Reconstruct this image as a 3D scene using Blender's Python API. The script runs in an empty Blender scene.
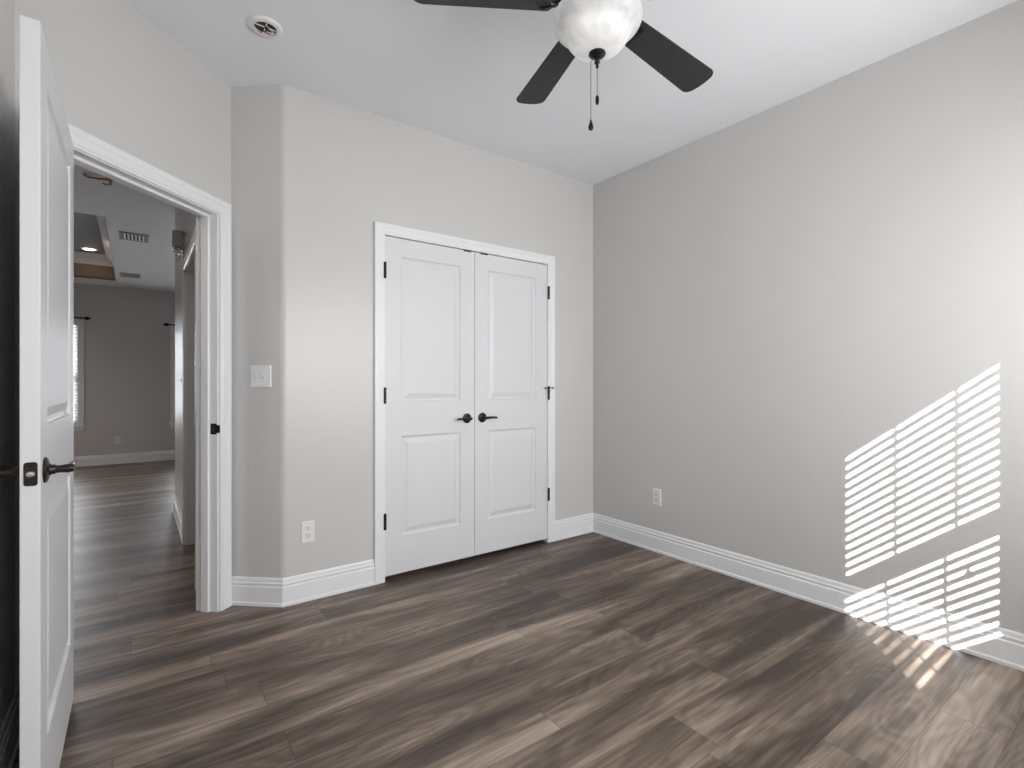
import bpy, bmesh, math, random
from mathutils import Vector, Matrix
random.seed(7)
S = bpy.context.scene
COL = S.collection
R = math.radians

# ---------------------------------------------------------------- camera
cam = bpy.data.cameras.new('camera')
cam.sensor_fit = 'HORIZONTAL'; cam.sensor_width = 36.0
cam.lens = 36.0 * 509.0 / 1024.0
cam.clip_start = 0.05
co = bpy.data.objects.new('camera', cam); COL.objects.link(co)
co.location = (0, 0, 1.165); co.rotation_euler = (R(90), 0, R(-36.4))
S.camera = co

# ---------------------------------------------------------------- world, sun, daylight, exposure
w = bpy.data.worlds.new('sky'); S.world = w; w.use_nodes = True
bg = w.node_tree.nodes['Background']
bg.inputs['Color'].default_value = (0.78, 0.87, 1.0, 1); bg.inputs['Strength'].default_value = 1.5
SUND = Vector((1.0, 0.88, -0.713)).normalized()
sun = bpy.data.lights.new('sun', 'SUN'); sun.energy = 19.0; sun.angle = R(0.28); sun.color = (1.0, 0.985, 0.97)
so = bpy.data.objects.new('sun', sun); COL.objects.link(so)
so.rotation_euler = SUND.to_track_quat('-Z', 'Y').to_euler()

def area(name, loc, direction, sx, sy, power, color=(1, 1, 1), spread=math.pi):
    l = bpy.data.lights.new(name, 'AREA'); l.shape = 'RECTANGLE'; l.size = sx; l.size_y = sy
    l.energy = power; l.color = color; l.spread = spread
    o = bpy.data.objects.new(name, l); COL.objects.link(o); o.location = loc
    o.rotation_euler = Vector(direction).to_track_quat('-Z', 'Y').to_euler()
    return o
area('fill_light_left', (0.50, -0.43, 1.47), (0, 1, -0.12), 0.76, 1.2, 9.5, (0.995, 0.995, 0.995), 2.7)  # fill for an added, unseen window; evens out the left side
area('daylight_middle_window', (1.42, -0.43, 1.47), (0, 1, -0.12), 0.76, 1.2, 11.5, (0.995, 0.995, 0.995), 2.7)
area('fill_light_right', (2.30, -0.43, 1.47), (0, 1, -0.12), 0.76, 1.2, 11, (0.995, 0.995, 0.995), 2.5)  # fill for the added, unseen window near the right wall
area('daylight_far_left_window', (-1.12, 9.62, 1.3), (0, -1, 0.0), 0.85, 1.35, 28, (0.9, 0.95, 1.0))
area('daylight_far_right_window', (0.94, 9.62, 1.3), (0, -1, 0.0), 0.85, 1.35, 28, (0.9, 0.95, 1.0))
S.view_settings.view_transform = 'Standard'; S.view_settings.look = 'None'
S.view_settings.gamma = 1.0; S.view_settings.use_curve_mapping = False
S.view_settings.exposure = 0.60

# ---------------------------------------------------------------- materials
def mat(name, color, rough=0.5, metal=0.0, spec=0.5, bump=0.0, bscale=200.0, var=0.0, vscale=3.0, emit=None):
    m = bpy.data.materials.new(name); m.use_nodes = True
    nt = m.node_tree; b = nt.nodes['Principled BSDF']
    b.inputs['Base Color'].default_value = (*color, 1)
    b.inputs['Roughness'].default_value = rough; b.inputs['Metallic'].default_value = metal
    b.inputs['Specular IOR Level'].default_value = spec
    tc = nt.nodes.new('ShaderNodeTexCoord')
    if var:
        n = nt.nodes.new('ShaderNodeTexNoise'); n.inputs['Scale'].default_value = vscale; n.inputs['Detail'].default_value = 4
        nt.links.new(tc.outputs['Object'], n.inputs['Vector'])
        r = nt.nodes.new('ShaderNodeValToRGB')
        r.color_ramp.elements[0].position = 0.3; r.color_ramp.elements[1].position = 0.7
        r.color_ramp.elements[0].color = (*[c * (1 - var) for c in color], 1)
        r.color_ramp.elements[1].color = (*[min(1, c * (1 + var)) for c in color], 1)
        nt.links.new(n.outputs['Fac'], r.inputs['Fac']); nt.links.new(r.outputs['Color'], b.inputs['Base Color'])
    if bump:
        n = nt.nodes.new('ShaderNodeTexNoise'); n.inputs['Scale'].default_value = bscale; n.inputs['Detail'].default_value = 3
        nt.links.new(tc.outputs['Object'], n.inputs['Vector'])
        bp = nt.nodes.new('ShaderNodeBump'); bp.inputs['Strength'].default_value = bump; bp.inputs['Distance'].default_value = 0.002
        nt.links.new(n.outputs['Fac'], bp.inputs['Height']); nt.links.new(bp.outputs['Normal'], b.inputs['Normal'])
    if emit:
        b.inputs['Emission Color'].default_value = (*emit[0], 1); b.inputs['Emission Strength'].default_value = emit[1]
    return m

M_WALL = mat('greige_wall_paint', (0.60, 0.588, 0.574), 0.33, bump=0.10, bscale=260, var=0.012, vscale=2)
M_CEIL = mat('ceiling_paint', (0.86, 0.875, 0.91), 0.7, bump=0.12, bscale=180, var=0.01)
M_TRIM = mat('white_trim_paint', (0.81, 0.815, 0.825), 0.34, var=0.008)
M_DOOR = mat('white_door_paint', (0.70, 0.705, 0.72), 0.42, var=0.008)
M_BRONZE = mat('oil_rubbed_bronze', (0.045, 0.036, 0.032), 0.32, 0.75, var=0.2, vscale=30)
M_BLACK = mat('black_metal', (0.012, 0.012, 0.013), 0.35, 0.4, var=0.1, vscale=20)
M_LATCH = mat('brushed_nickel_latch', (0.62, 0.6, 0.58), 0.3, 1.0, var=0.05, vscale=40)
M_PLASTIC = mat('white_plastic', (0.80, 0.80, 0.79), 0.3, var=0.01)
M_TOGGLE = mat('toggle_plastic', (0.76, 0.76, 0.75), 0.28, var=0.01)
M_SLOT = mat('dark_slot', (0.03, 0.03, 0.03), 0.7, var=0.1)
M_BLADE = mat('charcoal_blade_finish', (0.024, 0.024, 0.026), 0.5, spec=0.4, var=0.15, vscale=25)
M_FANB = mat('fan_black_metal', (0.02, 0.019, 0.019), 0.3, 0.6, var=0.1, vscale=20)
M_CHAIN = mat('chain_metal', (0.16, 0.155, 0.15), 0.3, 0.9, var=0.2, vscale=300)
M_BLIND = mat('white_blind_vinyl', (0.82, 0.82, 0.80), 0.4, var=0.01)
M_VINYL = mat('white_window_vinyl', (0.8, 0.8, 0.8), 0.35, var=0.01)
M_VENT = mat('vent_grille_paint', (0.36, 0.36, 0.37), 0.5, var=0.05, vscale=40)
M_TRAY = mat('tray_side_warm_light', (0.27, 0.185, 0.145), 0.6, var=0.03, vscale=3)  # warm light on the tray sides is painted into this tan
M_TRAYTOP = mat('blue_grey_tray_ceiling_paint', (0.24, 0.26, 0.29), 0.6, var=0.02, vscale=3)
M_COPPER = mat('copper_wire', (0.50, 0.24, 0.12), 0.4, 0.7, var=0.1, vscale=40)
M_WRED = mat('red_wire', (0.35, 0.05, 0.06), 0.5, var=0.1, vscale=60)
M_WBLK = mat('black_wire', (0.02, 0.02, 0.02), 0.5, var=0.1, vscale=60)
M_WWHT = mat('white_wire', (0.7, 0.68, 0.68), 0.5, var=0.05, vscale=60)
M_CHROME = mat('chrome', (0.8, 0.8, 0.8), 0.12, 1.0, var=0.02, vscale=20)
M_SHADE = mat('tan_fabric_shade', (0.62, 0.52, 0.46), 0.8, var=0.06, vscale=80)
M_LENS = mat('downlight_lens', (0.9, 0.88, 0.85), 0.5, emit=((1.0, 0.9, 0.78), 9.0))
M_CRYSTAL = mat('crystal', (0.95, 0.95, 0.95), 0.03, var=0.01)
M_CRYSTAL.node_tree.nodes['Principled BSDF'].inputs['Transmission Weight'].default_value = 0.9

def glass_mat():
    m = bpy.data.materials.new('window_glass'); m.use_nodes = True; nt = m.node_tree; nt.nodes.clear()
    o = nt.nodes.new('ShaderNodeOutputMaterial'); t = nt.nodes.new('ShaderNodeBsdfTransparent'); g = nt.nodes.new('ShaderNodeBsdfGlossy')
    g.inputs['Roughness'].default_value = 0.02
    lw = nt.nodes.new('ShaderNodeLayerWeight'); lw.inputs['Blend'].default_value = 0.15
    mx = nt.nodes.new('ShaderNodeMixShader')
    nt.links.new(lw.outputs['Fresnel'], mx.inputs['Fac']); nt.links.new(t.outputs[0], mx.inputs[1]); nt.links.new(g.outputs[0], mx.inputs[2])
    nt.links.new(mx.outputs[0], o.inputs[0]); return m
M_GLASS = glass_mat()

def bowl_mat():
    m = bpy.data.materials.new('alabaster_glass'); m.use_nodes = True; nt = m.node_tree; nt.nodes.clear()
    o = nt.nodes.new('ShaderNodeOutputMaterial')
    tc = nt.nodes.new('ShaderNodeTexCoord'); n = nt.nodes.new('ShaderNodeTexNoise')
    n.inputs['Scale'].default_value = 11; n.inputs['Detail'].default_value = 3; n.inputs['Distortion'].default_value = 2.2
    nt.links.new(tc.outputs['Object'], n.inputs['Vector'])
    r = nt.nodes.new('ShaderNodeValToRGB')
    r.color_ramp.elements[0].position = 0.35; r.color_ramp.elements[1].position = 0.65
    r.color_ramp.elements[0].color = (0.72, 0.72, 0.73, 1); r.color_ramp.elements[1].color = (0.86, 0.86, 0.86, 1)
    nt.links.new(n.outputs['Fac'], r.inputs['Fac'])
    t = nt.nodes.new('ShaderNodeBsdfTranslucent'); b = nt.nodes.new('ShaderNodeBsdfPrincipled')
    b.inputs['Roughness'].default_value = 0.25
    nt.links.new(r.outputs[0], t.inputs['Color']); nt.links.new(r.outputs[0], b.inputs['Base Color'])
    mx = nt.nodes.new('ShaderNodeMixShader'); mx.inputs['Fac'].default_value = 0.5
    nt.links.new(t.outputs[0], mx.inputs[1]); nt.links.new(b.outputs[0], mx.inputs[2])
    nt.links.new(mx.outputs[0], o.inputs[0]); return m
M_BOWL = bowl_mat()

def floor_mat():
    m = bpy.data.materials.new('vinyl_plank_floor'); m.use_nodes = True; nt = m.node_tree
    b = nt.nodes['Principled BSDF']; L = nt.links; b.inputs['Specular IOR Level'].default_value = 0.32
    def N(t, **k):
        n = nt.nodes.new(t)
        for a, v in k.items(): setattr(n, a, v)
        return n
    def math_(op, a, bb=None):
        n = N('ShaderNodeMath', operation=op)
        for i, v in enumerate((a, bb)):
            if v is None: continue
            if isinstance(v, (int, float)): n.inputs[i].default_value = v
            else: L.new(v, n.inputs[i])
        return n.outputs[0]
    tc = N('ShaderNodeTexCoord'); sp = N('ShaderNodeSeparateXYZ'); L.new(tc.outputs['Object'], sp.inputs[0])
    x, y = sp.outputs[0], sp.outputs[1]
    PW, PL = 0.182, 1.5
    ry = math_('DIVIDE', math_('SUBTRACT', y, 0.012), PW); row = math_('FLOOR', ry)
    wn = N('ShaderNodeTexWhiteNoise', noise_dimensions='1D'); L.new(row, wn.inputs['W'])
    rx = math_('ADD', math_('DIVIDE', x, PL), math_('MULTIPLY', wn.outputs['Value'], 7.3)); colm = math_('FLOOR', rx)
    cb = N('ShaderNodeCombineXYZ'); L.new(row, cb.inputs[0]); L.new(colm, cb.inputs[1])
    wid = N('ShaderNodeTexWhiteNoise', noise_dimensions='3D'); L.new(cb.outputs[0], wid.inputs['Vector'])
    pid = wid.outputs['Value']
    def grain(sx, sy, detail, dist, shift):
        c = N('ShaderNodeCombineXYZ')
        L.new(math_('ADD', math_('MULTIPLY', x, sx), math_('MULTIPLY', pid, shift)), c.inputs[0])
        L.new(math_('MULTIPLY', y, sy), c.inputs[1]); L.new(math_('MULTIPLY', pid, shift * 1.7), c.inputs[2])
        n = N('ShaderNodeTexNoise'); n.inputs['Scale'].default_value = 1; n.inputs['Detail'].default_value = detail
        n.inputs['Distortion'].default_value = dist; n.inputs['Roughness'].default_value = 0.55
        L.new(c.outputs[0], n.inputs['Vector']); return n.outputs['Fac']
    broad = math_('ADD', math_('MULTIPLY', grain(0.95, 7.5, 2.0, 0.8, 31.0), 0.34), math_('MULTIPLY', grain(0.62, 6.2, 3.0, 0.7, 0.0), 0.66))
    fine = grain(3.2, 70.0, 4.0, 0.4, 17.0)
    pores = grain(9.0, 260.0, 2.0, 0.0, 5.0)
    # cathedral figure
    ring = math_('SINE', math_('MULTIPLY', grain(1.4, 6.0, 1.0, 0.3, 53.0), 75.0))
    v = math_('ADD', math_('ADD', math_('MULTIPLY', math_('SUBTRACT', broad, 0.5), 1.5), 0.48), math_('MULTIPLY', fine, 0.34))
    v = math_('ADD', v, math_('MULTIPLY', pores, 0.10))
    v = math_('ADD', v, math_('MULTIPLY', ring, 0.030))
    v = math_('ADD', v, math_('MULTIPLY', math_('SUBTRACT', pid, 0.5), 0.07))
    r = N('ShaderNodeValToRGB'); L.new(math_('SUBTRACT', v, 0.22), r.inputs['Fac'])
    e = r.color_ramp.elements
    e[0].position = 0.30; e[0].color = (0.056, 0.041, 0.032, 1)
    e[1].position = 0.76; e[1].color = (0.41, 0.32, 0.255, 1)
    k = e.new(0.47); k.color = (0.133, 0.099, 0.077, 1)
    k = e.new(0.60); k.color = (0.242, 0.187, 0.148, 1)
    # seams
    fy = math_('ABSOLUTE', math_('SUBTRACT', math_('FRACT', ry), 0.5)); fx = math_('ABSOLUTE', math_('SUBTRACT', math_('FRACT', rx), 0.5))
    sy = math_('GREATER_THAN', fy, 0.5 - 0.0011 / PW); sx = math_('GREATER_THAN', fx, 0.5 - 0.0012 / PL)
    seam = math_('MAXIMUM', sy, sx)
    mx = N('ShaderNodeMix', data_type='RGBA'); L.new(math_('MULTIPLY', seam, 0.62), mx.inputs['Factor'])
    L.new(r.outputs[0], mx.inputs['A']); mx.inputs['B'].default_value = (0.03, 0.024, 0.02, 1)
    L.new(mx.outputs['Result'], b.inputs['Base Color'])
    rr = N('ShaderNodeMapRange'); L.new(fine, rr.inputs['Value']); rr.inputs['To Min'].default_value = 0.34; rr.inputs['To Max'].default_value = 0.50
    L.new(rr.outputs[0], b.inputs['Roughness'])
    bp = N('ShaderNodeBump'); bp.inputs['Strength'].default_value = 0.18; bp.inputs['Distance'].default_value = 0.001
    L.new(math_('SUBTRACT', fine, math_('MULTIPLY', seam, 1.2)), bp.inputs['Height']); L.new(bp.outputs['Normal'], b.inputs['Normal'])
    return m
M_FLOOR = floor_mat()

# ---------------------------------------------------------------- helpers
def link(name, bm, m, parent=None, smooth=False, bevel=0.0, matrix=None):
    me = bpy.data.meshes.new(name)
    if matrix is not None: bm.transform(matrix)
    bmesh.ops.recalc_face_normals(bm, faces=bm.faces)
    if smooth:
        for f in bm.faces: f.smooth = True
    bm.to_mesh(me); bm.free()
    me.materials.append(m)
    o = bpy.data.objects.new(name, me); COL.objects.link(o)
    if parent is not None: o.parent = parent
    if bevel:
        md = o.modifiers.new('bevel', 'BEVEL'); md.width = bevel; md.segments = 2; md.limit_method = 'ANGLE'; md.angle_limit = R(40)
    if smooth:
        md = o.modifiers.new('split', 'EDGE_SPLIT'); md.split_angle = R(38)
    return o
def tag(o, label=None, cat=None, group=None, kind=None):
    if label: o['label'] = label
    if cat: o['category'] = cat
    if group: o['group'] = group
    if kind: o['kind'] = kind
    return o
def struct(o, label, cat): return tag(o, label, cat, kind='structure')
def empty(name, loc=(0, 0, 0), rz=0.0, rot=None):
    o = bpy.data.objects.new(name, None); COL.objects.link(o); o.location = loc
    o.rotation_euler = rot if rot else (0, 0, rz); o.empty_display_size = 0.05
    return o
def copy_tree(o, parent=None):
    c = o.copy(); COL.objects.link(c); c.parent = parent
    for ch in [k for k in o.children]: copy_tree(ch, c)
    return c
def box(bm, x0, x1, y0, y1, z0, z1, M=None):
    vs = [bm.verts.new((x, y, z)) for z in (z0, z1) for y in (y0, y1) for x in (x0, x1)]
    if M is not None:
        for v in vs: v.co = M @ v.co
    for q in ((0, 1, 3, 2), (4, 6, 7, 5), (0, 4, 5, 1), (2, 3, 7, 6), (0, 2, 6, 4), (1, 5, 7, 3)):
        bm.faces.new([vs[i] for i in q])
    return vs
def lathe(bm, prof, n=32, M=None, cap=True):
    rings = []
    for r, z in prof:
        if r < 1e-6: ring = [bm.verts.new((0, 0, z))]
        else: ring = [bm.verts.new((r * math.cos(2 * math.pi * i / n), r * math.sin(2 * math.pi * i / n), z)) for i in range(n)]
        rings.append(ring)
    for a, b in zip(rings, rings[1:]):
        if len(a) == 1 and len(b) == 1: continue
        for i in range(n):
            j = (i + 1) % n
            if len(a) == 1: bm.faces.new((a[0], b[i], b[j]))
            elif len(b) == 1: bm.faces.new((a[i], a[j], b[0]))
            else: bm.faces.new((a[i], a[j], b[j], b[i]))
    if cap:
        for rg in (rings[0], rings[-1]):
            if len(rg) > 2: bm.faces.new(rg)
    if M is not None:
        for rg in rings:
            for v in rg: v.co = M @ v.co
def tube(bm, pts, rad, n=10, M=None, flat=1.0):
    pts = [Vector(p) for p in pts]
    rads = rad if isinstance(rad, (list, tuple)) else [rad] * len(pts)
    rings = []; up = None
    for i, p in enumerate(pts):
        d = (pts[min(i + 1, len(pts) - 1)] - pts[max(i - 1, 0)]).normalized()
        if up is None: up = Vector((0, 0, 1)) if abs(d.z) < 0.9 else Vector((1, 0, 0))
        s = d.cross(up).normalized(); up = s.cross(d).normalized()
        rings.append([bm.verts.new(p + (s * math.cos(2 * math.pi * k / n) + up * math.sin(2 * math.pi * k / n) * flat) * rads[i]) for k in range(n)])
    for a, b in zip(rings, rings[1:]):
        for k in range(n): bm.faces.new((a[k], a[(k + 1) % n], b[(k + 1) % n], b[k]))
    bm.faces.new(rings[0]); bm.faces.new(rings[-1])
    if M is not None:
        for rg in rings:
            for v in rg: v.co = M @ v.co
def prism(bm, pts, z0, z1):
    a = [bm.verts.new((x, y, z0)) for x, y in pts]; b = [bm.verts.new((x, y, z1)) for x, y in pts]
    bm.faces.new(a); bm.faces.new(b)
    for i in range(len(pts)):
        j = (i + 1) % len(pts); bm.faces.new((a[i], a[j], b[j], b[i]))
def frame_m(p, d, n):
    """local (u, n, z) -> world: u along d, y along n (out of the wall), z up"""
    d = Vector((d[0], d[1], 0)).normalized(); n = Vector((n[0], n[1], 0)).normalized()
    m = Matrix.Identity(4)
    for i in range(3): m[i][0] = d[i]; m[i][1] = n[i]; m[i][2] = (0, 0, 1)[i]; m[i][3] = (p[0], p[1], p[2] if len(p) > 2 else 0)[i]
    return m

# ---------------------------------------------------------------- plan (metres)
A = Vector((0.618, 2.865)); B = Vector((2.911, 2.865)); C = Vector((0.403, 3.057))
DD = Vector((-0.70711, -0.70711)); DN = Vector((0.70711, -0.70711))       # along the doorway wall, and its normal into the bedroom
XL = -0.324; S_END = (C.x - XL) / 0.70711; E = C + DD * S_END
YR = -0.45; TH = 0.12; H = 2.74; HT = 3.2
YF = 9.40; XW = -3.6
HX = 0.285
CL0, CL1, CLT = 1.173, 2.436, 2.048
D0, D1, DT = 0.097, 0.890, 2.035
def slabs(name, M, u0, u1, z0, z1, holes, m, th=TH):
    """wall slab in a wall frame; local y<0 is behind the face. holes: (a,b,za,zb) sorted by a"""
    bm = bmesh.new(); cur = u0
    for a, b, za, zb in holes:
        if a > cur: box(bm, cur, a, -th, 0, z0, z1, M)
        if za > z0: box(bm, a, b, -th, 0, z0, za, M)
        if zb < z1: box(bm, a, b, -th, 0, zb, z1, M)
        cur = b
    if u1 > cur: box(bm, cur, u1, -th, 0, z0, z1, M)
    return link(name, bm, m)

# floor
bm = bmesh.new(); box(bm, XW - TH, 3.03, YR - TH, YF + TH, -0.1, 0)
struct(link('floor', bm, M_FLOOR), 'dark grey-brown wood-look plank floor running through bedroom and hall', 'floor')
# bedroom ceiling
bm = bmesh.new()
prism(bm, [(XL, YR), (B.x, YR), (B.x, B.y), (A.x, A.y), (C.x, C.y), (E.x, E.y)], H, H + 0.08)
struct(link('ceiling', bm, M_CEIL), 'smooth pale grey bedroom ceiling above the fan', 'ceiling')
# unseen roof slab, added to seal the shell against sun and sky
bm = bmesh.new(); box(bm, XW - TH, 3.03, YR - TH, YF + TH, HT, HT + 0.1)
struct(link('ceiling_light_seal', bm, M_CEIL), 'unseen slab added above the ceilings to block outside light', 'ceiling')

# walls
struct(slabs('wall_right', frame_m((B.x, YR - TH), (0, 1), (-1, 0)), 0, YF + TH - (YR - TH), 0, HT, [], M_WALL),
       'blank greige wall on the right with the striped sunlight on it', 'wall')
struct(slabs('wall_back', frame_m((A.x + 0.02, B.y), (1, 0), (0, -1)), 0, B.x - A.x - 0.02, 0, HT,
       [(CL0 - A.x - 0.02, CL1 - A.x - 0.02, 0, CLT)], M_WALL), 'greige wall around the white double closet doors', 'wall')
# short angled wall C-A with a rounded outside corner at A
bm = bmesh.new()
ac = (A - C).normalized(); t0 = A - ac * 0.02; t1 = A + Vector((0.02, 0))
arc = []
for i in range(9):
    t = i / 8.0
    arc.append((1 - t) ** 2 * t0 + 2 * t * (1 - t) * (A + (A - (t0 + t1) / 2) * 0.0) + t * t * t1)
pts = [C] + arc + [t1 + Vector((0, TH)), C + Vector((0.10, 0.12))]
prism(bm, [(p.x, p.y) for p in pts], 0, HT)
struct(link('wall_alcove', bm, M_WALL, smooth=True), 'short greige wall beside the doorway carrying the light switch', 'wall')
struct(slabs('wall_doorway', frame_m(C, DD, DN), -0.0, S_END + 0.05, 0, HT, [(D0, D1, 0, DT)], M_WALL),
       'greige wall around the open doorway to the hall', 'wall')
struct(slabs('wall_left', frame_m((XL, YR - TH), (0, 1), (1, 0)), 0, E.y - YR + TH, 0, HT, [], M_WALL),
       'greige wall in the dark gap behind the open door', 'wall')
W1 = (1.008, 1.823); W2 = (1.91, 2.697); W0 = (0.10, 0.887); WZ = (0.83, 2.18)  # W2 and W0 are unseen windows added to light the room
struct(slabs('wall_rear', frame_m((XL - TH, YR), (1, 0), (0, 1)), 0, B.x - XL + TH, 0, HT,
       [(W0[0] - XL + TH, W0[1] - XL + TH, *WZ), (W1[0] - XL + TH, W1[1] - XL + TH, *WZ), (W2[0] - XL + TH, W2[1] - XL + TH, *WZ)], M_WALL),
       'wall with three windows behind the camera, two of them added for light', 'wall')
# hall and great room shell
FW1 = (-1.57, -0.671); FW2 = (0.487, 1.386); FZ = (0.575, 2.035)
struct(slabs('wall_far', frame_m((XW, YF), (1, 0), (0, -1)), 0, B.x - XW, 0, HT,
       [(FW1[0] - XW, FW1[1] - XW, *FZ), (FW2[0] - XW, FW2[1] - XW, *FZ)], M_WALL),
       'grey far wall between two windows, seen through the doorway', 'wall')
struct(slabs('wall_west', frame_m((XW, YF), (0, -1), (1, 0)), 0, YF - 1.9, 0, HT, [], M_WALL), 'side wall of the far room, out of view', 'wall')
struct(slabs('wall_south', frame_m((XL - TH, 1.95), (-1, 0), (0, 1)), 0, XL - TH - XW, 0, HT, [], M_WALL), 'hall wall behind the bedroom, out of view', 'wall')
HO = (3.45, 4.36, 1.985)
struct(slabs('wall_hall', frame_m((HX, 5.64), (0, -1), (-1, 0)), 0, 5.64 - 3.12, 0, HT,
       [(5.64 - HO[1], 5.64 - HO[0], 0, HO[2])], M_WALL), 'hall wall with the sconce and a cased opening', 'wall')
bm = bmesh.new(); box(bm, HX + TH, B.x, 5.52, 5.64, 0, HT)
struct(link('wall_north', bm, M_WALL), 'wall turning away at the end of the hall', 'wall')
bm = bmesh.new()
box(bm, 1.35, 1.47, 3.30, 4.52, 0, HT); box(bm, HX + TH, 1.35, 4.40, 4.52, 0, HT); box(bm, HX + TH, 1.35, 3.28, 3.40, 0, HT)
struct(link('wall_side_room', bm, M_WALL), 'walls of the small space behind the hall opening', 'wall')

# great room ceiling with tray
def zc(y): return 2.58 + 0.05 * (YF - y)
TX0, TX1, TY0, TY1, TZ = -3.0, -0.236, 6.14, 8.99, 2.93
bm = bmesh.new()
def quad(bm, pts): bm.faces.new([bm.verts.new(p) for p in pts])
def cq(x0, x1, y0, y1): quad(bm, [(x0, y0, zc(y0)), (x1, y0, zc(y0)), (x1, y1, zc(y1)), (x0, y1, zc(y1))])
def hp(x0, x1, y0, y1):
    vs = box(bm, x0, x1, y0, y1, 0, 1)
    for v in vs: v.co.z = zc(v.co.y) + (0.02 if v.co.z > 0.5 else 0)
hp(XW, TX0, 1.95, YF); hp(TX0, TX1, 1.95, TY0); hp(TX0, TX1, TY1, YF); hp(TX1, HX, 1.95, YF); hp(HX, B.x, 5.64, YF)
struct(link('ceiling_hall', bm, M_CEIL), 'dim grey ceiling beyond the doorway with vents and a tray', 'ceiling')
bm = bmesh.new()
for x0, x1, y0, y1 in ((TX0 - 0.02, TX0, TY0, TY1), (TX1, TX1 + 0.02, TY0, TY1), (TX0, TX1, TY1, TY1 + 0.02), (TX0, TX1, TY0 - 0.02, TY0)):
    vs = box(bm, x0, x1, y0, y1, 0, TZ)
    for v in vs:
        if v.co.z < 1: v.co.z = zc(v.co.y) + 0.003
tray = link('ceiling_tray', bm, M_TRAY)
struct(tray, 'raised tray in the far ceiling, warm light painted into its tan sides', 'ceiling')
bm = bmesh.new(); box(bm, TX0, TX1, TY0, TY1, TZ, TZ + 0.02); link('tray_top', bm, M_TRAYTOP, tray)
bm = bmesh.new()
prof = [(0, -0.135), (0.018, -0.135), (0.022, -0.115), (0.05, -0.07), (0.085, -0.035), (0.10, -0.015), (0.105, 0)]
corners = [(TX0, TY0, 1, 1), (TX1, TY0, -1, 1), (TX1, TY1, -1, -1), (TX0, TY1, 1, -1)]
rr = [[bm.verts.new((x + sx * p, y + sy * p, TZ + q)) for p, q in prof] for x, y, sx, sy in corners]
for i in range(4):
    a, b = rr[i], rr[(i + 1) % 4]
    for k in range(len(prof) - 1): bm.faces.new((a[k], b[k], b[k + 1], a[k + 1]))
link('crown_moulding', bm, M_TRIM, tray)

# ---------------------------------------------------------------- baseboards
BP = [(0, 0), (0.019, 0), (0.019, 0.014), (0.0145, 0.020), (0.0145, 0.098), (0.0105, 0.103), (0.0105, 0.108), (0.0125, 0.112),
      (0.0125, 0.119), (0.0085, 0.124), (0.0085, 0.128), (0.0075, 0.138), (0.004, 0.1455), (0, 0.1455)]
def base(name, path, i0, i1, label):
    """mitred moulding along path[i0..i1]; the room lies to the right of the path"""
    P = [Vector(p) for p in path]
    def off(i):
        ns = []
        if i > 0: d = (P[i] - P[i - 1]).normalized(); ns.append(Vector((d.y, -d.x)))
        if i < len(P) - 1: d = (P[i + 1] - P[i]).normalized(); ns.append(Vector((d.y, -d.x)))
        if len(ns) == 1: return ns[0]
        s = (ns[0] + ns[1]).normalized(); return s / s.dot(ns[0])
    bm = bmesh.new(); prev = None
    for i in range(i0, i1 + 1):
        o = off(i); ring = [bm.verts.new((P[i].x + o.x * t, P[i].y + o.y * t, z)) for t, z in BP]
        if prev:
            for k in range(len(BP) - 1): bm.faces.new((prev[k], ring[k], ring[k + 1], prev[k + 1]))
        else: bm.faces.new(ring)
        prev = ring
    bm.faces.new(prev)
    return struct(link(name, bm, M_TRIM), label, 'baseboard')
CW = 0.068
dp = lambda s: C + DD * s
p1 = [dp(0.026), C, A, (CL0 - 0.061, B.y)]
base('baseboard_doorway', p1, 0, 1, 'sliver of white baseboard between doorway casing and corner')
base('baseboard_alcove', p1, 1, 2, 'short white baseboard under the light switch')
base('baseboard_back', p1, 2, 3, 'white baseboard under the outlet left of the closet')
p2 = [(CL1 + 0.064, B.y), B, (B.x, YR)]
base('baseboard_closet', p2, 0, 1, 'white baseboard right of the closet doors')
base('baseboard_right', p2, 1, 2, 'long white baseboard along the sunlit right wall')
p3 = [(XL, YR), (XL, E.y), dp(0.985)]
base('baseboard_left', p3, 0, 1, 'white baseboard in the dark gap behind the open door')
base('baseboard_hall', [(HX + 0.0, 5.64 + 0.0), (HX, 4.435)], 0, 1, 'short white baseboard on the hall wall')
base('baseboard_far', [(XW, YF), (B.x, YF)], 0, 1, 'white baseboard along the far wall')

# ---------------------------------------------------------------- casings (trim)
CP = [(0, 0), (0, 0.010), (0.003, 0.013), (0.010, 0.013), (0.013, 0.0155), (0.040, 0.0165), (0.046, 0.019), (0.066, 0.019), (0.070, 0.016), (0.070, 0)]
def casing(name, M, u0, u1, zt, label, width=0.070, m=M_TRIM, legs=True, zb=0.0):
    """opening u0..u1, head at zt"""
    k = width / 0.070; bm = bmesh.new(); rings = []
    for (u, z, su, sz) in ((u0, zb, -1, 0), (u0, zt, -1, 1), (u1, zt, 1, 1), (u1, zb, 1, 0)):
        rings.append([bm.verts.new(M @ Vector((u + su * p * k, t, z + sz * p * k))) for p, t in CP])
    for a, b in zip(rings, rings[1:]):
        for i in range(len(CP)):
            j = (i + 1) % len(CP); bm.faces.new((a[i], b[i], b[j], a[j]))
    bm.faces.new(rings[0]); bm.faces.new(rings[-1])
    return struct(link(name, bm, m), label, 'trim')
MB_ = frame_m((0, B.y), (1, 0), (0, -1))
casing('trim_1', MB_, CL0 + 0.004, CL1 - 0.004, CLT - 0.004, 'white casing around the double closet doors', 0.066)
MD = frame_m(C, DD, DN)
casing('trim_2', MD, D0 - 0.006 + 0.0, D1 + 0.006, DT + 0.0 - 0.002, 'white casing around the open bedroom doorway', 0.074)
MDB = frame_m(C - DN * TH, DD, -DN)
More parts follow.
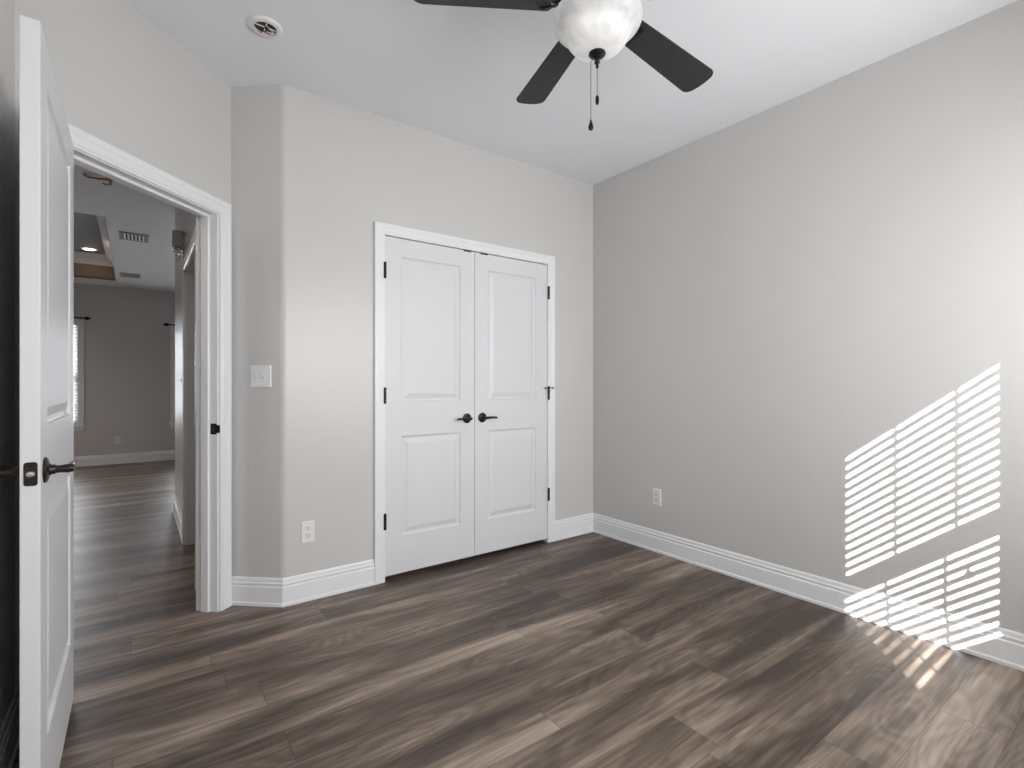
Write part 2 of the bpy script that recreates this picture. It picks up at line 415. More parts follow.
casing('trim_3', MDB, D0 - 0.006, D1 + 0.006, DT - 0.002, 'hall side casing of the bedroom doorway', 0.070)
MH = frame_m((HX, 0), (0, 1), (-1, 0))
casing('trim_4', MH, HO[0], HO[1], HO[2], 'white casing round the hall opening', 0.070)
# jambs
def jamb(name, M, u0, u1, zt, label, stop=None, depth=TH, t=0.018):
    bm = bmesh.new()
    box(bm, u0 - 0.002, u0 + t * 0.35, -depth - 0.001, 0.002, 0, zt, M); box(bm, u1 - t * 0.35, u1 + 0.002, -depth - 0.001, 0.002, 0, zt, M)
    box(bm, u0, u1, -depth - 0.001, 0.002, zt - t * 0.35, zt + 0.002, M)
    o = struct(link(name, bm, M_TRIM, bevel=0.001), label, 'door frame')
    if stop:
        bm = bmesh.new(); a, b = stop
        box(bm, u0, u0 + 0.019, a, b, 0, zt, M); box(bm, u1 - 0.019, u1, a, b, 0, zt, M); box(bm, u0, u1, a, b, zt - 0.019, zt, M)
        link('door_stop', bm, M_TRIM, o, bevel=0.003)
    return o
jb = jamb('trim_5', MD, D0, D1, DT, 'white jamb lining the open doorway', stop=(-0.085, -0.042))
jamb('trim_6', MB_, CL0, CL1, CLT, 'white jamb inside the closet opening', t=0.006)
jamb('trim_7', MH, HO[0], HO[1], HO[2], 'lining of the hall opening')
# strike plate on the jamb (wraps the edge)
bm = bmesh.new()
jf = D0 + 0.0065
box(bm, jf - 0.0005, jf + 0.0016, -0.036, -0.002, 0.907, 0.963, MD)
box(bm, jf - 0.006, jf + 0.0016, -0.003, 0.0125, 0.915, 0.955, MD)
sp = tag(link('strike_plate', bm, M_BRONZE, jb, bevel=0.0008), 'bronze strike plate on the white jamb')
bm = bmesh.new(); box(bm, jf + 0.0012, jf + 0.0022, -0.028, -0.012, 0.922, 0.948, MD)
tag(link('strike_hole', bm, M_SLOT, sp), 'dark latch hole')

# ---------------------------------------------------------------- doors
def door_leaf(w_, h_, th, mg, zs):
    """slab in local x 0..w, y -th..0 (front face y=0... panels on both faces), z 0..h"""
    bm = bmesh.new()
    xs = [0, mg, w_ - mg, w_]; zl = [0, zs[0][0], zs[0][1], zs[1][0], zs[1][1], h_]
    prof = [(0, 0), (0.003, 0.006), (0.010, 0.0105), (0.018, 0.011), (0.044, 0.003), (0.048, 0.002)]
    for side in (0, 1):
        f = (lambda x, d, z: (x, -d, z)) if side == 0 else (lambda x, d, z: (x, -th + d, z))
        for i in range(3):
            for j in range(5):
                a, b, c, d = xs[i], xs[i + 1], zl[j], zl[j + 1]
                if i == 1 and j in (1, 3):
                    prev = None
                    for ins, dep in prof:
                        ring = [bm.verts.new(f(x, dep, z)) for x, z in ((a + ins, c + ins), (b - ins, c + ins), (b - ins, d - ins), (a + ins, d - ins))]
                        if prev:
                            for k in range(4): bm.faces.new((prev[k], prev[(k + 1) % 4], ring[(k + 1) % 4], ring[k]))
                        prev = ring
                    bm.faces.new(prev)
                else:
                    bm.faces.new([bm.verts.new(f(x, 0, z)) for x, z in ((a, c), (b, c), (b, d), (a, d))])
    for i in range(3):
        for z in (0, h_): bm.faces.new([bm.verts.new(p) for p in ((xs[i], 0, z), (xs[i + 1], 0, z), (xs[i + 1], -th, z), (xs[i], -th, z))])
    for j in range(5):
        for x in (0, w_): bm.faces.new([bm.verts.new(p) for p in ((x, 0, zl[j]), (x, 0, zl[j + 1]), (x, -th, zl[j + 1]), (x, -th, zl[j]))])
    bmesh.ops.remove_doubles(bm, verts=bm.verts, dist=1e-5)
    return bm
def lever_set(parent, x, z, sgn, face_y, out, m=M_BRONZE, word='oil-rubbed bronze', k=1.0):
    """rose + lever. sgn: lever direction along local x; out: +1 leaves the face along +y"""
    M = Matrix.Translation((x, face_y, z)) @ Matrix.Rotation(R(-90) * out, 4, 'X')
    bm = bmesh.new()
    lathe(bm, [(0, 0), (0.0325, 0), (0.0325, 0.003), (0.030, 0.006), (0.024, 0.0085), (0.016, 0.010), (0.0125, 0.014), (0.0115, 0.022), (0, 0.022)], 32, M)
    rose = tag(link('door_handle', bm, m, parent, smooth=True), word + ' round rose of the lever handle')
    bm = bmesh.new()
    y1 = face_y + out * 0.022; y2 = face_y + out * 0.048
    tube(bm, [(x, y1, z), (x, y1 + out * 0.012, z), (x, y2 - out * 0.003, z), (x, y2 + out * 0.009, z)], [0.0095, 0.0098, 0.0115, 0.009], 16)
    tube(bm, [(x - sgn * 0.006, y2, z), (x + sgn * 0.02, y2 + out * 0.001, z + 0.001), (x + sgn * 0.05 * k, y2, z + 0.0022), (x + sgn * 0.085 * k, y2 - out * 0.001, z + 0.001), (x + sgn * 0.105 * k, y2 - out * 0.004, z - 0.0015), (x + sgn * 0.112 * k, y2 - out * 0.006, z - 0.002)],
         [0.0085, 0.0088, 0.0075, 0.0068, 0.0065, 0.003], 14)
    tag(link('lever', bm, m, rose, smooth=True), 'curved ' + word + ' lever')
def hinge(parent, x, y, z, s=1, length=0.092):
    bm = bmesh.new()
    n = 5
    for i in range(n):
        z0 = z - length / 2 + i * length / n
        lathe(bm, [(0, z0 + 0.0006), (0.0085, z0 + 0.0006), (0.0085, z0 + length / n - 0.0006), (0, z0 + length / n - 0.0006)], 14, Matrix.Translation((x, y, 0)))
    lathe(bm, [(0, z - length / 2 - 0.004), (0.005, z - length / 2 - 0.002), (0.005, z - length / 2), (0, z - length / 2)], 12, Matrix.Translation((x, y, 0)))
    lathe(bm, [(0, z + length / 2), (0.005, z + length / 2), (0.005, z + length / 2 + 0.002), (0, z + length / 2 + 0.004)], 12, Matrix.Translation((x, y, 0)))
    box(bm, min(x, x + s * 0.004), max(x, x + s * 0.004), y - 0.012, y, z - length / 2, z + length / 2)
    return tag(link('hinge', bm, M_BLACK, parent, smooth=True), 'black door hinge')
ZS = [(0.25 - 0.026, 0.851 - 0.026), (1.058 - 0.026, 1.932 - 0.026)]
LW = 0.6265
# closet doors: local x -> world x, local +y is out of the closet (world -Y): rotate 180 about z for right, so build with a frame
def closet_leaf(name, x0, hinge_left, label):
    root = empty(name, (x0 if hinge_left else x0 + LW, B.y + 0.001, 0.026), R(180))
    struct(root, label, 'door')
    # in root space x runs to world -X, y to world -Y
    ox = -LW if hinge_left else 0.0
    bm = door_leaf(LW, 2.015, 0.035, 0.107, ZS); bm.transform(Matrix.Translation((ox, 0, 0)))
    link('door_slab', bm, M_DOOR, root, bevel=0.0012)
    hx = 0.003 if hinge_left else -0.003
    for z in (1.835, 1.097, 0.355):
        hg = hinge(root, hx, 0.0175, z - 0.026, 1 if hinge_left else -1)
        if not hinge_left and abs(z - 1.097) < 0.01:
            bm = bmesh.new(); zz = 1.137 - 0.026
            tube(bm, [(hx - 0.034, 0.024, zz - 0.001), (hx - 0.012, 0.032, zz), (hx, 0.034, zz), (hx + 0.012, 0.032, zz), (hx + 0.034, 0.024, zz - 0.001)], 0.0028, 8)
            for sx in (-1, 1):
                lathe(bm, [(0, -0.006), (0.006, -0.005), (0.0065, 0), (0.006, 0.005), (0, 0.006)], 12, Matrix.Translation((hx + sx * 0.036, 0.023, zz - 0.001)) @ Matrix.Rotation(R(90), 4, 'X'))
            lathe(bm, [(0, zz - 0.004), (0.009, zz - 0.004), (0.009, zz + 0.003), (0.006, zz + 0.012), (0, zz + 0.013)], 14, Matrix.Translation((hx, 0.0185, 0)))
            tag(link('hinge_pin_stop', bm, M_BLACK, hg, smooth=True), 'black hinge pin door stop with two arms')
    lx = (-LW + 0.058) if hinge_left else (LW - 0.058)
    lever_set(root, lx, 0.94 - 0.026, 1 if hinge_left else -1, 0.0, 1, M_BLACK, 'black', 0.87)
    cx = (-LW + 0.055) if hinge_left else (LW - 0.075)
    bm = bmesh.new(); box(bm, cx - 0.028, cx + 0.028, -0.028, 0.0015, 2.008, 2.0205); lathe(bm, [(0, 0), (0.006, 0), (0.005, 0.003), (0, 0.004)], 12, Matrix.Translation((cx, -0.014, 2.0200)))
    tag(link('ball_catch', bm, M_BLACK, root), 'black catch on the top edge')
    return root
closet_leaf('door_2', 1.177, True, 'left leaf of the white two-panel closet doors, lever pointing left')
closet_leaf('door_3', 1.177 + LW + 0.003, False, 'right leaf of the white two-panel closet doors, with hinge stop')
# open bedroom door: visible face X=-0.187, from Y 1.665 (latch) to 2.43 (hinge)
OW = 0.805
root = empty('door_1', (-0.187, 2.47, 0.012), R(-90))
struct(root, 'white two-panel bedroom door standing open at left, seen almost edge-on', 'door')
# root x -> world -Y ; y -> world +X
bm = door_leaf(OW, 2.030, 0.037, 0.115, [(0.238, 0.839), (1.046, 1.918)])
link('door_slab', bm, M_DOOR, root, bevel=0.0015)
lever_set(root, OW - 0.062, 0.937, -1, 0.0, 1)
lever_set(root, OW - 0.062, 0.937, -1, -0.037, -1)
bm = bmesh.new(); pts = []
for qx, qz, a0 in ((1, 1, 0), (-1, 1, 90), (-1, -1, 180), (1, -1, 270)):
    for i in range(6): a = R(a0 + i * 18); pts.append((qx * 0.0065 + 0.006 * math.cos(a), qz * 0.0225 + 0.006 * math.sin(a)))
la = [bm.verts.new((OW - 0.0005, -0.0175 + p, 0.937 + q)) for p, q in pts]; lb = [bm.verts.new((OW + 0.0014, -0.0175 + p, 0.937 + q)) for p, q in pts]
bm.faces.new(lb); bm.faces.new(la)
for i in range(24): bm.faces.new((la[i], la[(i + 1) % 24], lb[(i + 1) % 24], lb[i]))
lp = tag(link('latch_plate', bm, M_BRONZE, root), 'bronze latch face plate on the door edge')
bm = bmesh.new()
lathe(bm, [(0, 0), (0.0085, 0), (0.0085, 0.005), (0.006, 0.009), (0, 0.010)], 20, Matrix.Translation((OW + 0.001, -0.0175, 0.937)) @ Matrix.Rotation(R(90), 4, 'Y'))
tag(link('latch_bolt', bm, M_LATCH, lp, smooth=True), 'shiny metal latch bolt')
for dz in (-0.021, 0.021):
    bm = bmesh.new(); lathe(bm, [(0, 0), (0.0032, 0), (0.003, 0.0008), (0, 0.0012)], 12, Matrix.Translation((OW + 0.0014, -0.0175, 0.937 + dz)) @ Matrix.Rotation(R(90), 4, 'Y'))
    link('screw', bm, M_BLACK, lp)
for z in (0.25, 1.03, 1.81): hinge(root, 0.004, -0.040, z, 1)

# ---------------------------------------------------------------- electrical plates
def plate(parent, wd, ht, th=0.006):
    bm = bmesh.new(); vs = box(bm, -wd / 2, wd / 2, 0, th, -ht / 2, ht / 2)
    for v in vs:
        if v.co.y > th / 2: v.co.x *= 0.95; v.co.z *= 0.965
    return link('cover_plate', bm, M_PLASTIC, parent, bevel=0.0015)
def screw(parent, x, y, z, m=M_TOGGLE):
    bm = bmesh.new(); M = Matrix.Translation((x, y, z)) @ Matrix.Rotation(R(-90), 4, 'X')
    lathe(bm, [(0, 0), (0.0032, 0), (0.0028, 0.001), (0, 0.0012)], 12, M); return link('screw', bm, m, parent)
def outlet(p, d, n, label, group=None):
    root = empty('wall_outlet', (0, 0, 0)); root.matrix_world = frame_m(p, d, n)
    tag(root, label, 'outlet', group)
    pl = plate(root, 0.071, 0.115)
    for dz in (-0.0195, 0.0195):
        bm = bmesh.new(); pts = []
        for i in range(28):
            a = 2 * math.pi * i / 28; x = 0.0172 * math.cos(a); z = max(-0.0142, min(0.0142, 0.0172 * math.sin(a))); pts.append((x, z + dz))
        a_ = [bm.verts.new((x, 0.004, z)) for x, z in pts]; b_ = [bm.verts.new((x, 0.0078, z)) for x, z in pts]
        bm.faces.new(b_)
        for i in range(28): bm.faces.new((a_[i], a_[(i + 1) % 28], b_[(i + 1) % 28], b_[i]))
        rc = link('receptacle', bm, M_TOGGLE, root)
        bm = bmesh.new()
        box(bm, -0.0078, -0.0054, 0.007, 0.0084, dz - 0.0005, dz + 0.0085); box(bm, 0.0050, 0.0076, 0.007, 0.0084, dz + 0.0005, dz + 0.0080)
        lathe(bm, [(0, 0), (0.0028, 0), (0.0028, 0.0014), (0, 0.0014)], 12, Matrix.Translation((0, 0.007, dz - 0.0075)) @ Matrix.Rotation(R(-90), 4, 'X'))
        tag(link('slots', bm, M_SLOT, rc), 'dark plug slots')
    screw(root, 0, 0.0058, 0)
    return root
outlet((0.743, B.y, 0.368), (1, 0), (0, -1), 'white duplex outlet on the wall left of the closet')
outlet((B.x, 2.250, 0.380), (0, -1), (-1, 0), 'white duplex outlet low on the right wall near the corner')
outlet((-0.225, YF, 0.345), (1, 0), (0, -1), 'small white outlet on the far wall seen through the doorway')
def switch(name, p, d, n, count, label):
    root = empty(name); root.matrix_world = frame_m(p, d, n); tag(root, label, 'light switch')
    wd = 0.070 if count == 1 else 0.116
    plate(root, wd, 0.115)
    for i in range(count):
        x = (i - (count - 1) / 2) * 0.046
        bm = bmesh.new(); box(bm, x - 0.0052, x + 0.0052, 0.004, 0.0072, -0.012, 0.012)
        hs = link('toggle_slot', bm, M_TOGGLE, root)
        up = 1 if i == 0 else -1
        bm = bmesh.new(); M = Matrix.Translation((x, 0.006, 0)) @ Matrix.Rotation(R(28 * up), 4, 'X')
        vs = box(bm, -0.0035, 0.0035, 0, 0.013, -0.0055, 0.0055, M)
        link('toggle', bm, M_TOGGLE, hs, bevel=0.001)
        for dz in (-0.030, 0.030): screw(root, x, 0.0058, dz)
    return root
acn = Vector((-ac.y * -1, 0)); nn = Vector((ac.y, -ac.x))
mid = Vector((0.527, 2.945)); tt = (mid - C).dot(ac); sw = C + ac * tt
switch('light_switch', (sw.x, sw.y, 1.205), ac, nn, 2, 'white double toggle switch plate on the short angled wall')
switch('light_switch', (HX, 4.62, 1.19), (0, -1), (-1, 0), 1, 'narrow white switch on the bright hall wall beyond the doorway')

# ---------------------------------------------------------------- ceiling fan
FC = Vector((1.258, 1.219)); FT = R(1.5); BZ = 2.448; BR = 0.632
fan = empty('ceiling_fan', (FC.x, FC.y, H))
tag(fan, 'black five-blade ceiling fan with lit white glass bowl and two pull chains', 'ceiling fan')
def fp(bm, name, m, smooth=True, parent=None, label=None, bevel=0):
    bm.transform(Matrix.Translation((0, 0, -H))); o = link(name, bm, m, parent or fan, smooth=smooth, bevel=bevel)
    if label: o['label'] = label
    return o
bm = bmesh.new(); lathe(bm, [(0, H), (0.072, H), (0.072, H - 0.012), (0.064, H - 0.035), (0.035, H - 0.055), (0.02, H - 0.06), (0, H - 0.06)], 36); fp(bm, 'canopy', M_FANB)
bm = bmesh.new(); lathe(bm, [(0, H - 0.055), (0.0125, H - 0.055), (0.0125, 2.59), (0, 2.59)], 20); fp(bm, 'downrod', M_FANB)
bm = bmesh.new(); lathe(bm, [(0, 2.605), (0.03, 2.605), (0.036, 2.59), (0.09, 2.578), (0.118, 2.555), (0.122, 2.47), (0.112, 2.475), (0.085, 2.455), (0.085, 2.435), (0, 2.435)], 44); fp(bm, 'motor_housing', M_FANB)
bm = bmesh.new(); lathe(bm, [(0, 2.437), (0.07, 2.437), (0.10, 2.430), (0.128, 2.424), (0.133, 2.418), (0.13, 2.412), (0, 2.414)], 44); fp(bm, 'light_fitter', M_FANB)
bm = bmesh.new()
lathe(bm, [(0.134, 2.422), (0.145, 2.416), (0.1505, 2.404), (0.1495, 2.392), (0.143, 2.378), (0.129, 2.365), (0.118, 2.355), (0.1105, 2.346),
           (0.106, 2.338), (0.100, 2.327), (0.090, 2.314), (0.075, 2.302), (0.055, 2.293), (0.030, 2.288), (0.0, 2.286)], 56, cap=False)
fp(bm, 'glass_bowl', M_BOWL, label='lit white alabaster glass bowl')
bm = bmesh.new(); lathe(bm, [(0, 2.292), (0.022, 2.292), (0.0285, 2.287), (0.029, 2.283), (0.024, 2.277), (0.012, 2.271), (0.0055, 2.267), (0.0055, 2.263), (0.009, 2.259), (0.0095, 2.255), (0.006, 2.250), (0.0035, 2.247), (0.0055, 2.243), (0.0045, 2.238), (0, 2.236)], 28)
fp(bm, 'finial', M_FANB)
def chain(x, y, z0, z1, drop):
    bm = bmesh.new(); n = int((z0 - z1) / 0.0046)
    tube(bm, [(x, y, z0), (x, y, z1)], 0.0007, 6)
    for i in range(n):
        z = z0 - (i + 0.5) * 0.0046
        lathe(bm, [(0, z - 0.0017), (0.0015, z - 0.0008), (0.0015, z + 0.0008), (0, z + 0.0017)], 6, Matrix.Translation((x, y, 0)))
    ch = fp(bm, 'pull_chain', M_CHAIN, label='beaded metal pull chain')
    bm = bmesh.new()
    if drop: pr = [(0, 0.004), (0.0025, 0.002), (0.003, -0.003), (0.006, -0.012), (0.0088, -0.020), (0.0092, -0.025), (0.0075, -0.031), (0.004, -0.0345), (0, -0.0355)]
    else: pr = [(0, 0.004), (0.004, 0.002), (0.0058, -0.003), (0.0064, -0.012), (0.0058, -0.021), (0.004, -0.027), (0, -0.029)]
    lathe(bm, [(r, z1 + z) for r, z in pr], 20, Matrix.Translation((x, y, 0)))
    fp(bm, 'chain_pull', M_FANB, parent=ch, label='dark pull at the chain end')
chain(0, 0, 2.238, 2.141, False)
Rv = Vector((0.8049, -0.5934)); Fv = Vector((0.5934, 0.8049))
pc = Rv * -0.0145 + Fv * 0.045
chain(pc.x, pc.y, 2.291, 2.083, True)
def blade_bm():
    bm = bmesh.new(); n = 14; top = []; pts = []
    r0, r1 = 0.155, BR; w0, w1 = 0.052, 0.069
    # outline with rounded tip corners
    edge = [(r0, w0 * 0.80), (r0 + 0.012, w0)]
    for i in range(1, 9): t = i / 8; edge.append((r0 + 0.012 + (r1 - 0.035 - r0 - 0.012) * t, w0 + (w1 - w0) * t))
    for i in range(1, 9):
        a = i / 8 * math.pi / 2; edge.append((r1 - 0.035 + 0.032 * math.sin(a) + 0.003 * (i / 8), w1 - 0.035 + 0.035 * math.cos(a)))
    edge.append((r1 + 0.003, w1 * 0.2))
    full = edge + [(x, -y) for x, y in reversed(edge)]
    a = [bm.verts.new((x, y, -0.003)) for x, y in full]; b = [bm.verts.new((x, y, 0.003)) for x, y in full]
    bm.faces.new(a); bm.faces.new(b)
    for i in range(len(full)): bm.faces.new((a[i], a[(i + 1) % len(full)], b[(i + 1) % len(full)], b[i]))
    return bm
def bracket_bm():
    bm = bmesh.new()
    tube(bm, [(0.07, 0, 0.035), (0.10, 0, 0.030), (0.125, 0, 0.012), (0.15, 0, -0.002)], [0.012, 0.012, 0.012, 0.010], 12, flat=0.5)
    # open loop plate screwed under the blade
    def bar(x0, y0, x1, y1, w_):
        d = Vector((x1 - x0, y1 - y0, 0)); L_ = d.length
        M = Matrix.Translation((x0, y0, -0.0055)) @ Matrix.Rotation(math.atan2(d.y, d.x), 4, 'Z'); box(bm, 0, L_, -w_ / 2, w_ / 2, -0.0025, 0.0025, M)
    bar(0.135, 0, 0.175, 0.034, 0.012); bar(0.135, 0, 0.175, -0.034, 0.012); bar(0.172, 0.034, 0.205, 0.032, 0.011); bar(0.172, -0.034, 0.205, -0.032, 0.011)
    bar(0.203, 0.034, 0.203, -0.034, 0.014)
    for x, y in ((0.18, 0.033), (0.18, -0.033), (0.203, 0)):
        lathe(bm, [(0, -0.0115), (0.004, -0.0105), (0.0052, -0.008), (0.0052, -0.006), (0, -0.006)], 12, Matrix.Translation((x, y, 0)))
    return bm
b0 = None
for k in range(5):
    if b0 is None:
        b0 = link('fan_blade', blade_bm(), M_BLADE, fan, bevel=0.0015); b0['label'] = 'charcoal fan blade'
        link('blade_bracket', bracket_bm(), M_FANB, b0, bevel=0.0008); bl = b0
    else: bl = copy_tree(b0, fan)
    bl.location = (0, 0, BZ - H); bl.rotation_euler = (Matrix.Rotation(0.058, 4, 'Y') @ Matrix.Rotation(0.014, 4, 'X') @ Matrix.Rotation(FT + R(72) * k, 4, 'Z') @ Matrix.Rotation(R(-11), 4, 'X')).to_euler()
for i, (dx, dy) in enumerate(((-0.055, -0.03), (0.055, -0.03), (0.0, 0.06))):
    l = bpy.data.lights.new('fan_bulb', 'POINT'); l.energy = 0.068; l.shadow_soft_size = 0.022; l.color = (1.0, 0.97, 0.93)
    o = bpy.data.objects.new('fan_bulb', l); COL.objects.link(o); o.location = (dx, dy, 2.362 - H); o.parent = fan

# ---------------------------------------------------------------- smoke alarm base with loose wires
sd = empty('smoke_alarm_base', (0.456, 2.448, H)); tag(sd, 'round white smoke alarm mounting ring on the ceiling with loose wires hanging', 'smoke alarm base')
bm = bmesh.new(); lathe(bm, [(0.046, 0), (0.0695, 0), (0.0705, -0.003), (0.069, -0.008), (0.064, -0.012), (0.055, -0.014), (0.048, -0.0138), (0.046, -0.011), (0.046, 0)], 48, cap=False)
link('mounting_ring', bm, M_PLASTIC, sd, smooth=True)
bm = bmesh.new(); lathe(bm, [(0, -0.0015), (0.0465, -0.0015), (0.0465, -0.0005), (0, -0.0005)], 32); tag(link('junction_box', bm, M_SLOT, sd), 'dark opening in the ring')
bm = bmesh.new(); box(bm, -0.047, 0.047, -0.003, 0.003, -0.006, -0.003); box(bm, -0.002, 0.003, -0.046, 0.046, -0.0055, -0.003); link('mounting_strap', bm, M_PLASTIC, sd)
def wire(pts, m, nm):
    bm = bmesh.new(); P = [Vector(p) for p in pts]; out = []
    for i in range(len(P) - 1):
        p0 = P[max(i - 1, 0)]; p1_ = P[i]; p2_ = P[i + 1]; p3_ = P[min(i + 2, len(P) - 1)]
        for s in range(5):
            t = s / 5; out.append(0.5 * ((2 * p1_) + (p2_ - p0) * t + (2 * p0 - 5 * p1_ + 4 * p2_ - p3_) * t * t + (3 * p1_ - p0 - 3 * p2_ + p3_) * t ** 3))
    out.append(P[-1]); tube(bm, out, 0.0022, 8); tag(link('wire', bm, m, sd, smooth=True), nm)
wire([(-0.02, 0.01, -0.002), (-0.022, -0.002, -0.02), (-0.005, -0.018, -0.034), (0.012, -0.02, -0.030), (0.018, -0.035, -0.036)], M_WBLK, 'black loose wire')
wire([(0.01, 0.01, -0.002), (0.022, 0.0, -0.02), (0.012, -0.012, -0.036), (-0.012, -0.02, -0.038), (-0.02, -0.012, -0.044)], M_WRED, 'dark red loose wire')
wire([(0.0, -0.01, -0.002), (0.01, -0.02, -0.016), (0.026, -0.022, -0.028), (0.018, -0.030, -0.040), (0.0, -0.032, -0.042)], M_WWHT, 'white loose wire')
bm = bmesh.new(); tube(bm, [(0.0, -0.006, -0.006), (0.016, -0.006, -0.030)], [0.007, 0.0045], 12); tag(link('wire_connector', bm, M_WBLK, sd), 'dark wire connector')

# ---------------------------------------------------------------- things beyond the doorway
TILT = -math.atan(0.05)
def vent(x, y, wd, dp_, label, nl):
    r_ = empty('ceiling_vent', (x, y, zc(y)), rot=(TILT, 0, 0)); tag(r_, label, 'air vent', 'ceiling vents beyond the doorway')
    bm = bmesh.new()
    for a in (-1, 1):
        box(bm, -wd / 2, wd / 2, min(a * dp_ / 2, a * (dp_ / 2 - 0.03)), max(a * dp_ / 2, a * (dp_ / 2 - 0.03)), -0.010, 0.0)
        box(bm, min(a * wd / 2, a * (wd / 2 - 0.03)), max(a * wd / 2, a * (wd / 2 - 0.03)), -dp_ / 2, dp_ / 2, -0.010, 0.0)
    link('vent_frame', bm, M_VENT, r_, bevel=0.002)
    bm = bmesh.new(); box(bm, -wd / 2 + 0.03, wd / 2 - 0.03, -dp_ / 2 + 0.03, dp_ / 2 - 0.03, -0.002, 0.0); link('backing', bm, M_SLOT, r_)
    bm = bmesh.new()
    for i in range(nl):
        xx = -wd / 2 + 0.03 + (i + 0.5) * (wd - 0.06) / nl
        box(bm, -0.011, 0.011, -dp_ / 2 + 0.03, dp_ / 2 - 0.03, -0.001, 0.001, Matrix.Translation((xx, 0, -0.009)) @ Matrix.Rotation(R(38), 4, 'Y'))
    tag(link('louvres', bm, M_TRIM if nl < 8 else M_VENT, r_), 'angled louvre blades')
vent(-0.022, 6.68, 0.25, 0.27, 'near ceiling vent with bright louvres beyond the doorway', 6)
vent(-0.072, 8.53, 0.22, 0.22, 'far smaller ceiling vent close to the far wall', 8)
dl = empty('recessed_light', (-0.50, 8.62, TZ)); tag(dl, 'lit round recessed light in the tray ceiling', 'ceiling light')
bm = bmesh.new(); lathe(bm, [(0.062, 0), (0.085, 0), (0.085, -0.006), (0.062, -0.010), (0.062, 0)], 32, cap=False); link('trim_ring', bm, M_TRIM, dl, smooth=True)
bm = bmesh.new(); lathe(bm, [(0, -0.004), (0.063, -0.004), (0.063, 0), (0, 0)], 32); tag(link('lens', bm, M_LENS, dl), 'glowing lens')
l = bpy.data.lights.new('recessed_bulb', 'POINT'); l.energy = 0.12; l.shadow_soft_size = 0.05; l.color = (1.0, 0.72, 0.5)
o = bpy.data.objects.new('recessed_bulb', l); COL.objects.link(o); o.location = (0, 0, -0.06); o.parent = dl
for rx, ry, rz_, en in ((-2.5, 8.4, TZ, 36), (-1.6, 6.8, TZ, 34), (-0.9, 3.3, zc(3.3), 20)):  # unseen lamps added to brighten the hall and far room
    d2 = copy_tree(dl); d2.location = (rx, ry, rz_); d2['label'] = 'added unseen recessed light that brightens the hall and far room'; d2['group'] = 'added fill lights out of view'
    for ch in list(d2.children):
        if ch.type == 'LIGHT': bpy.data.objects.remove(ch)
    l = bpy.data.lights.new('fill_spot', 'SPOT'); l.energy = en; l.spot_size = R(140); l.spot_blend = 0.6; l.shadow_soft_size = 0.06; l.color = (1.0, 0.88, 0.80)
    o = bpy.data.objects.new('fill_spot', l); COL.objects.link(o); o.location = (0, 0, -0.03); o.parent = d2
# copper coloured ceiling hook plate
hk = empty('ceiling_bracket', (-0.215, 5.14, zc(5.14)), rot=(TILT, 0, 0)); tag(hk, 'small copper-coloured bracket with bare wire on the hall ceiling', 'bracket')
bm = bmesh.new(); lathe(bm, [(0, 0), (0.022, 0), (0.022, -0.008), (0.012, -0.016), (0, -0.016)], 20, Matrix.Translation((0.045, 0.01, 0))); link('bracket_cap', bm, M_COPPER, hk, smooth=True)
bm = bmesh.new(); tube(bm, [(-0.12, 0.0, -0.003), (-0.09, 0.01, -0.016), (-0.03, 0.0, -0.018), (0.02, -0.004, -0.012), (0.045, 0.01, -0.006)], 0.008, 8); link('bare_wire', bm, M_COPPER, hk, smooth=True)
bm = bmesh.new(); tube(bm, [(0.045, 0.01, -0.014), (0.05, 0.0, -0.045), (0.02, -0.01, -0.058), (0.0, -0.01, -0.05)], 0.008, 8); link('wire_loop', bm, M_COPPER, hk, smooth=True)

# sconce on the hall wall
sc = empty('wall_sconce', (HX, 4.53, 2.185)); tag(sc, 'small tan sconce with clear crystal drops on the hall wall beyond the doorway', 'sconce')
bm = bmesh.new(); box(bm, -0.012, 0, -0.045, 0.045, -0.10, 0.08); link('backplate', bm, M_CHROME, sc, bevel=0.003)
bm = bmesh.new(); lathe(bm, [(0.034, 0.115), (0.033, 0.118), (0.036, 0.0), (0.038, 0.0), (0.036, 0.118)], 28, Matrix.Translation((-0.037, 0, 0)), cap=False); tag(link('shade', bm, M_SHADE, sc, smooth=True), 'tan drum shade')
bm = bmesh.new(); tube(bm, [(-0.008, 0, -0.03), (-0.03, 0, -0.05), (-0.037, 0, -0.045), (-0.037, 0, 0.03)], 0.006, 10); lathe(bm, [(0, -0.03), (0.02, -0.028), (0.032, -0.02), (0.034, -0.014), (0, -0.012)], 24, Matrix.Translation((-0.037, 0, 0))); link('arm', bm, M_CHROME, sc, smooth=True)
for dx, dy, dz, r_ in ((-0.060, 0, -0.035, 0.010), (-0.02, -0.03, -0.035, 0.010), (-0.037, 0.0, -0.06, 0.012), (-0.037, 0, -0.10, 0.009)):
    bm = bmesh.new(); bmesh.ops.create_icosphere(bm, subdivisions=2, radius=r_, matrix=Matrix.Translation((dx, dy, dz))); link('crystal_drop', bm, M_CRYSTAL, sc)

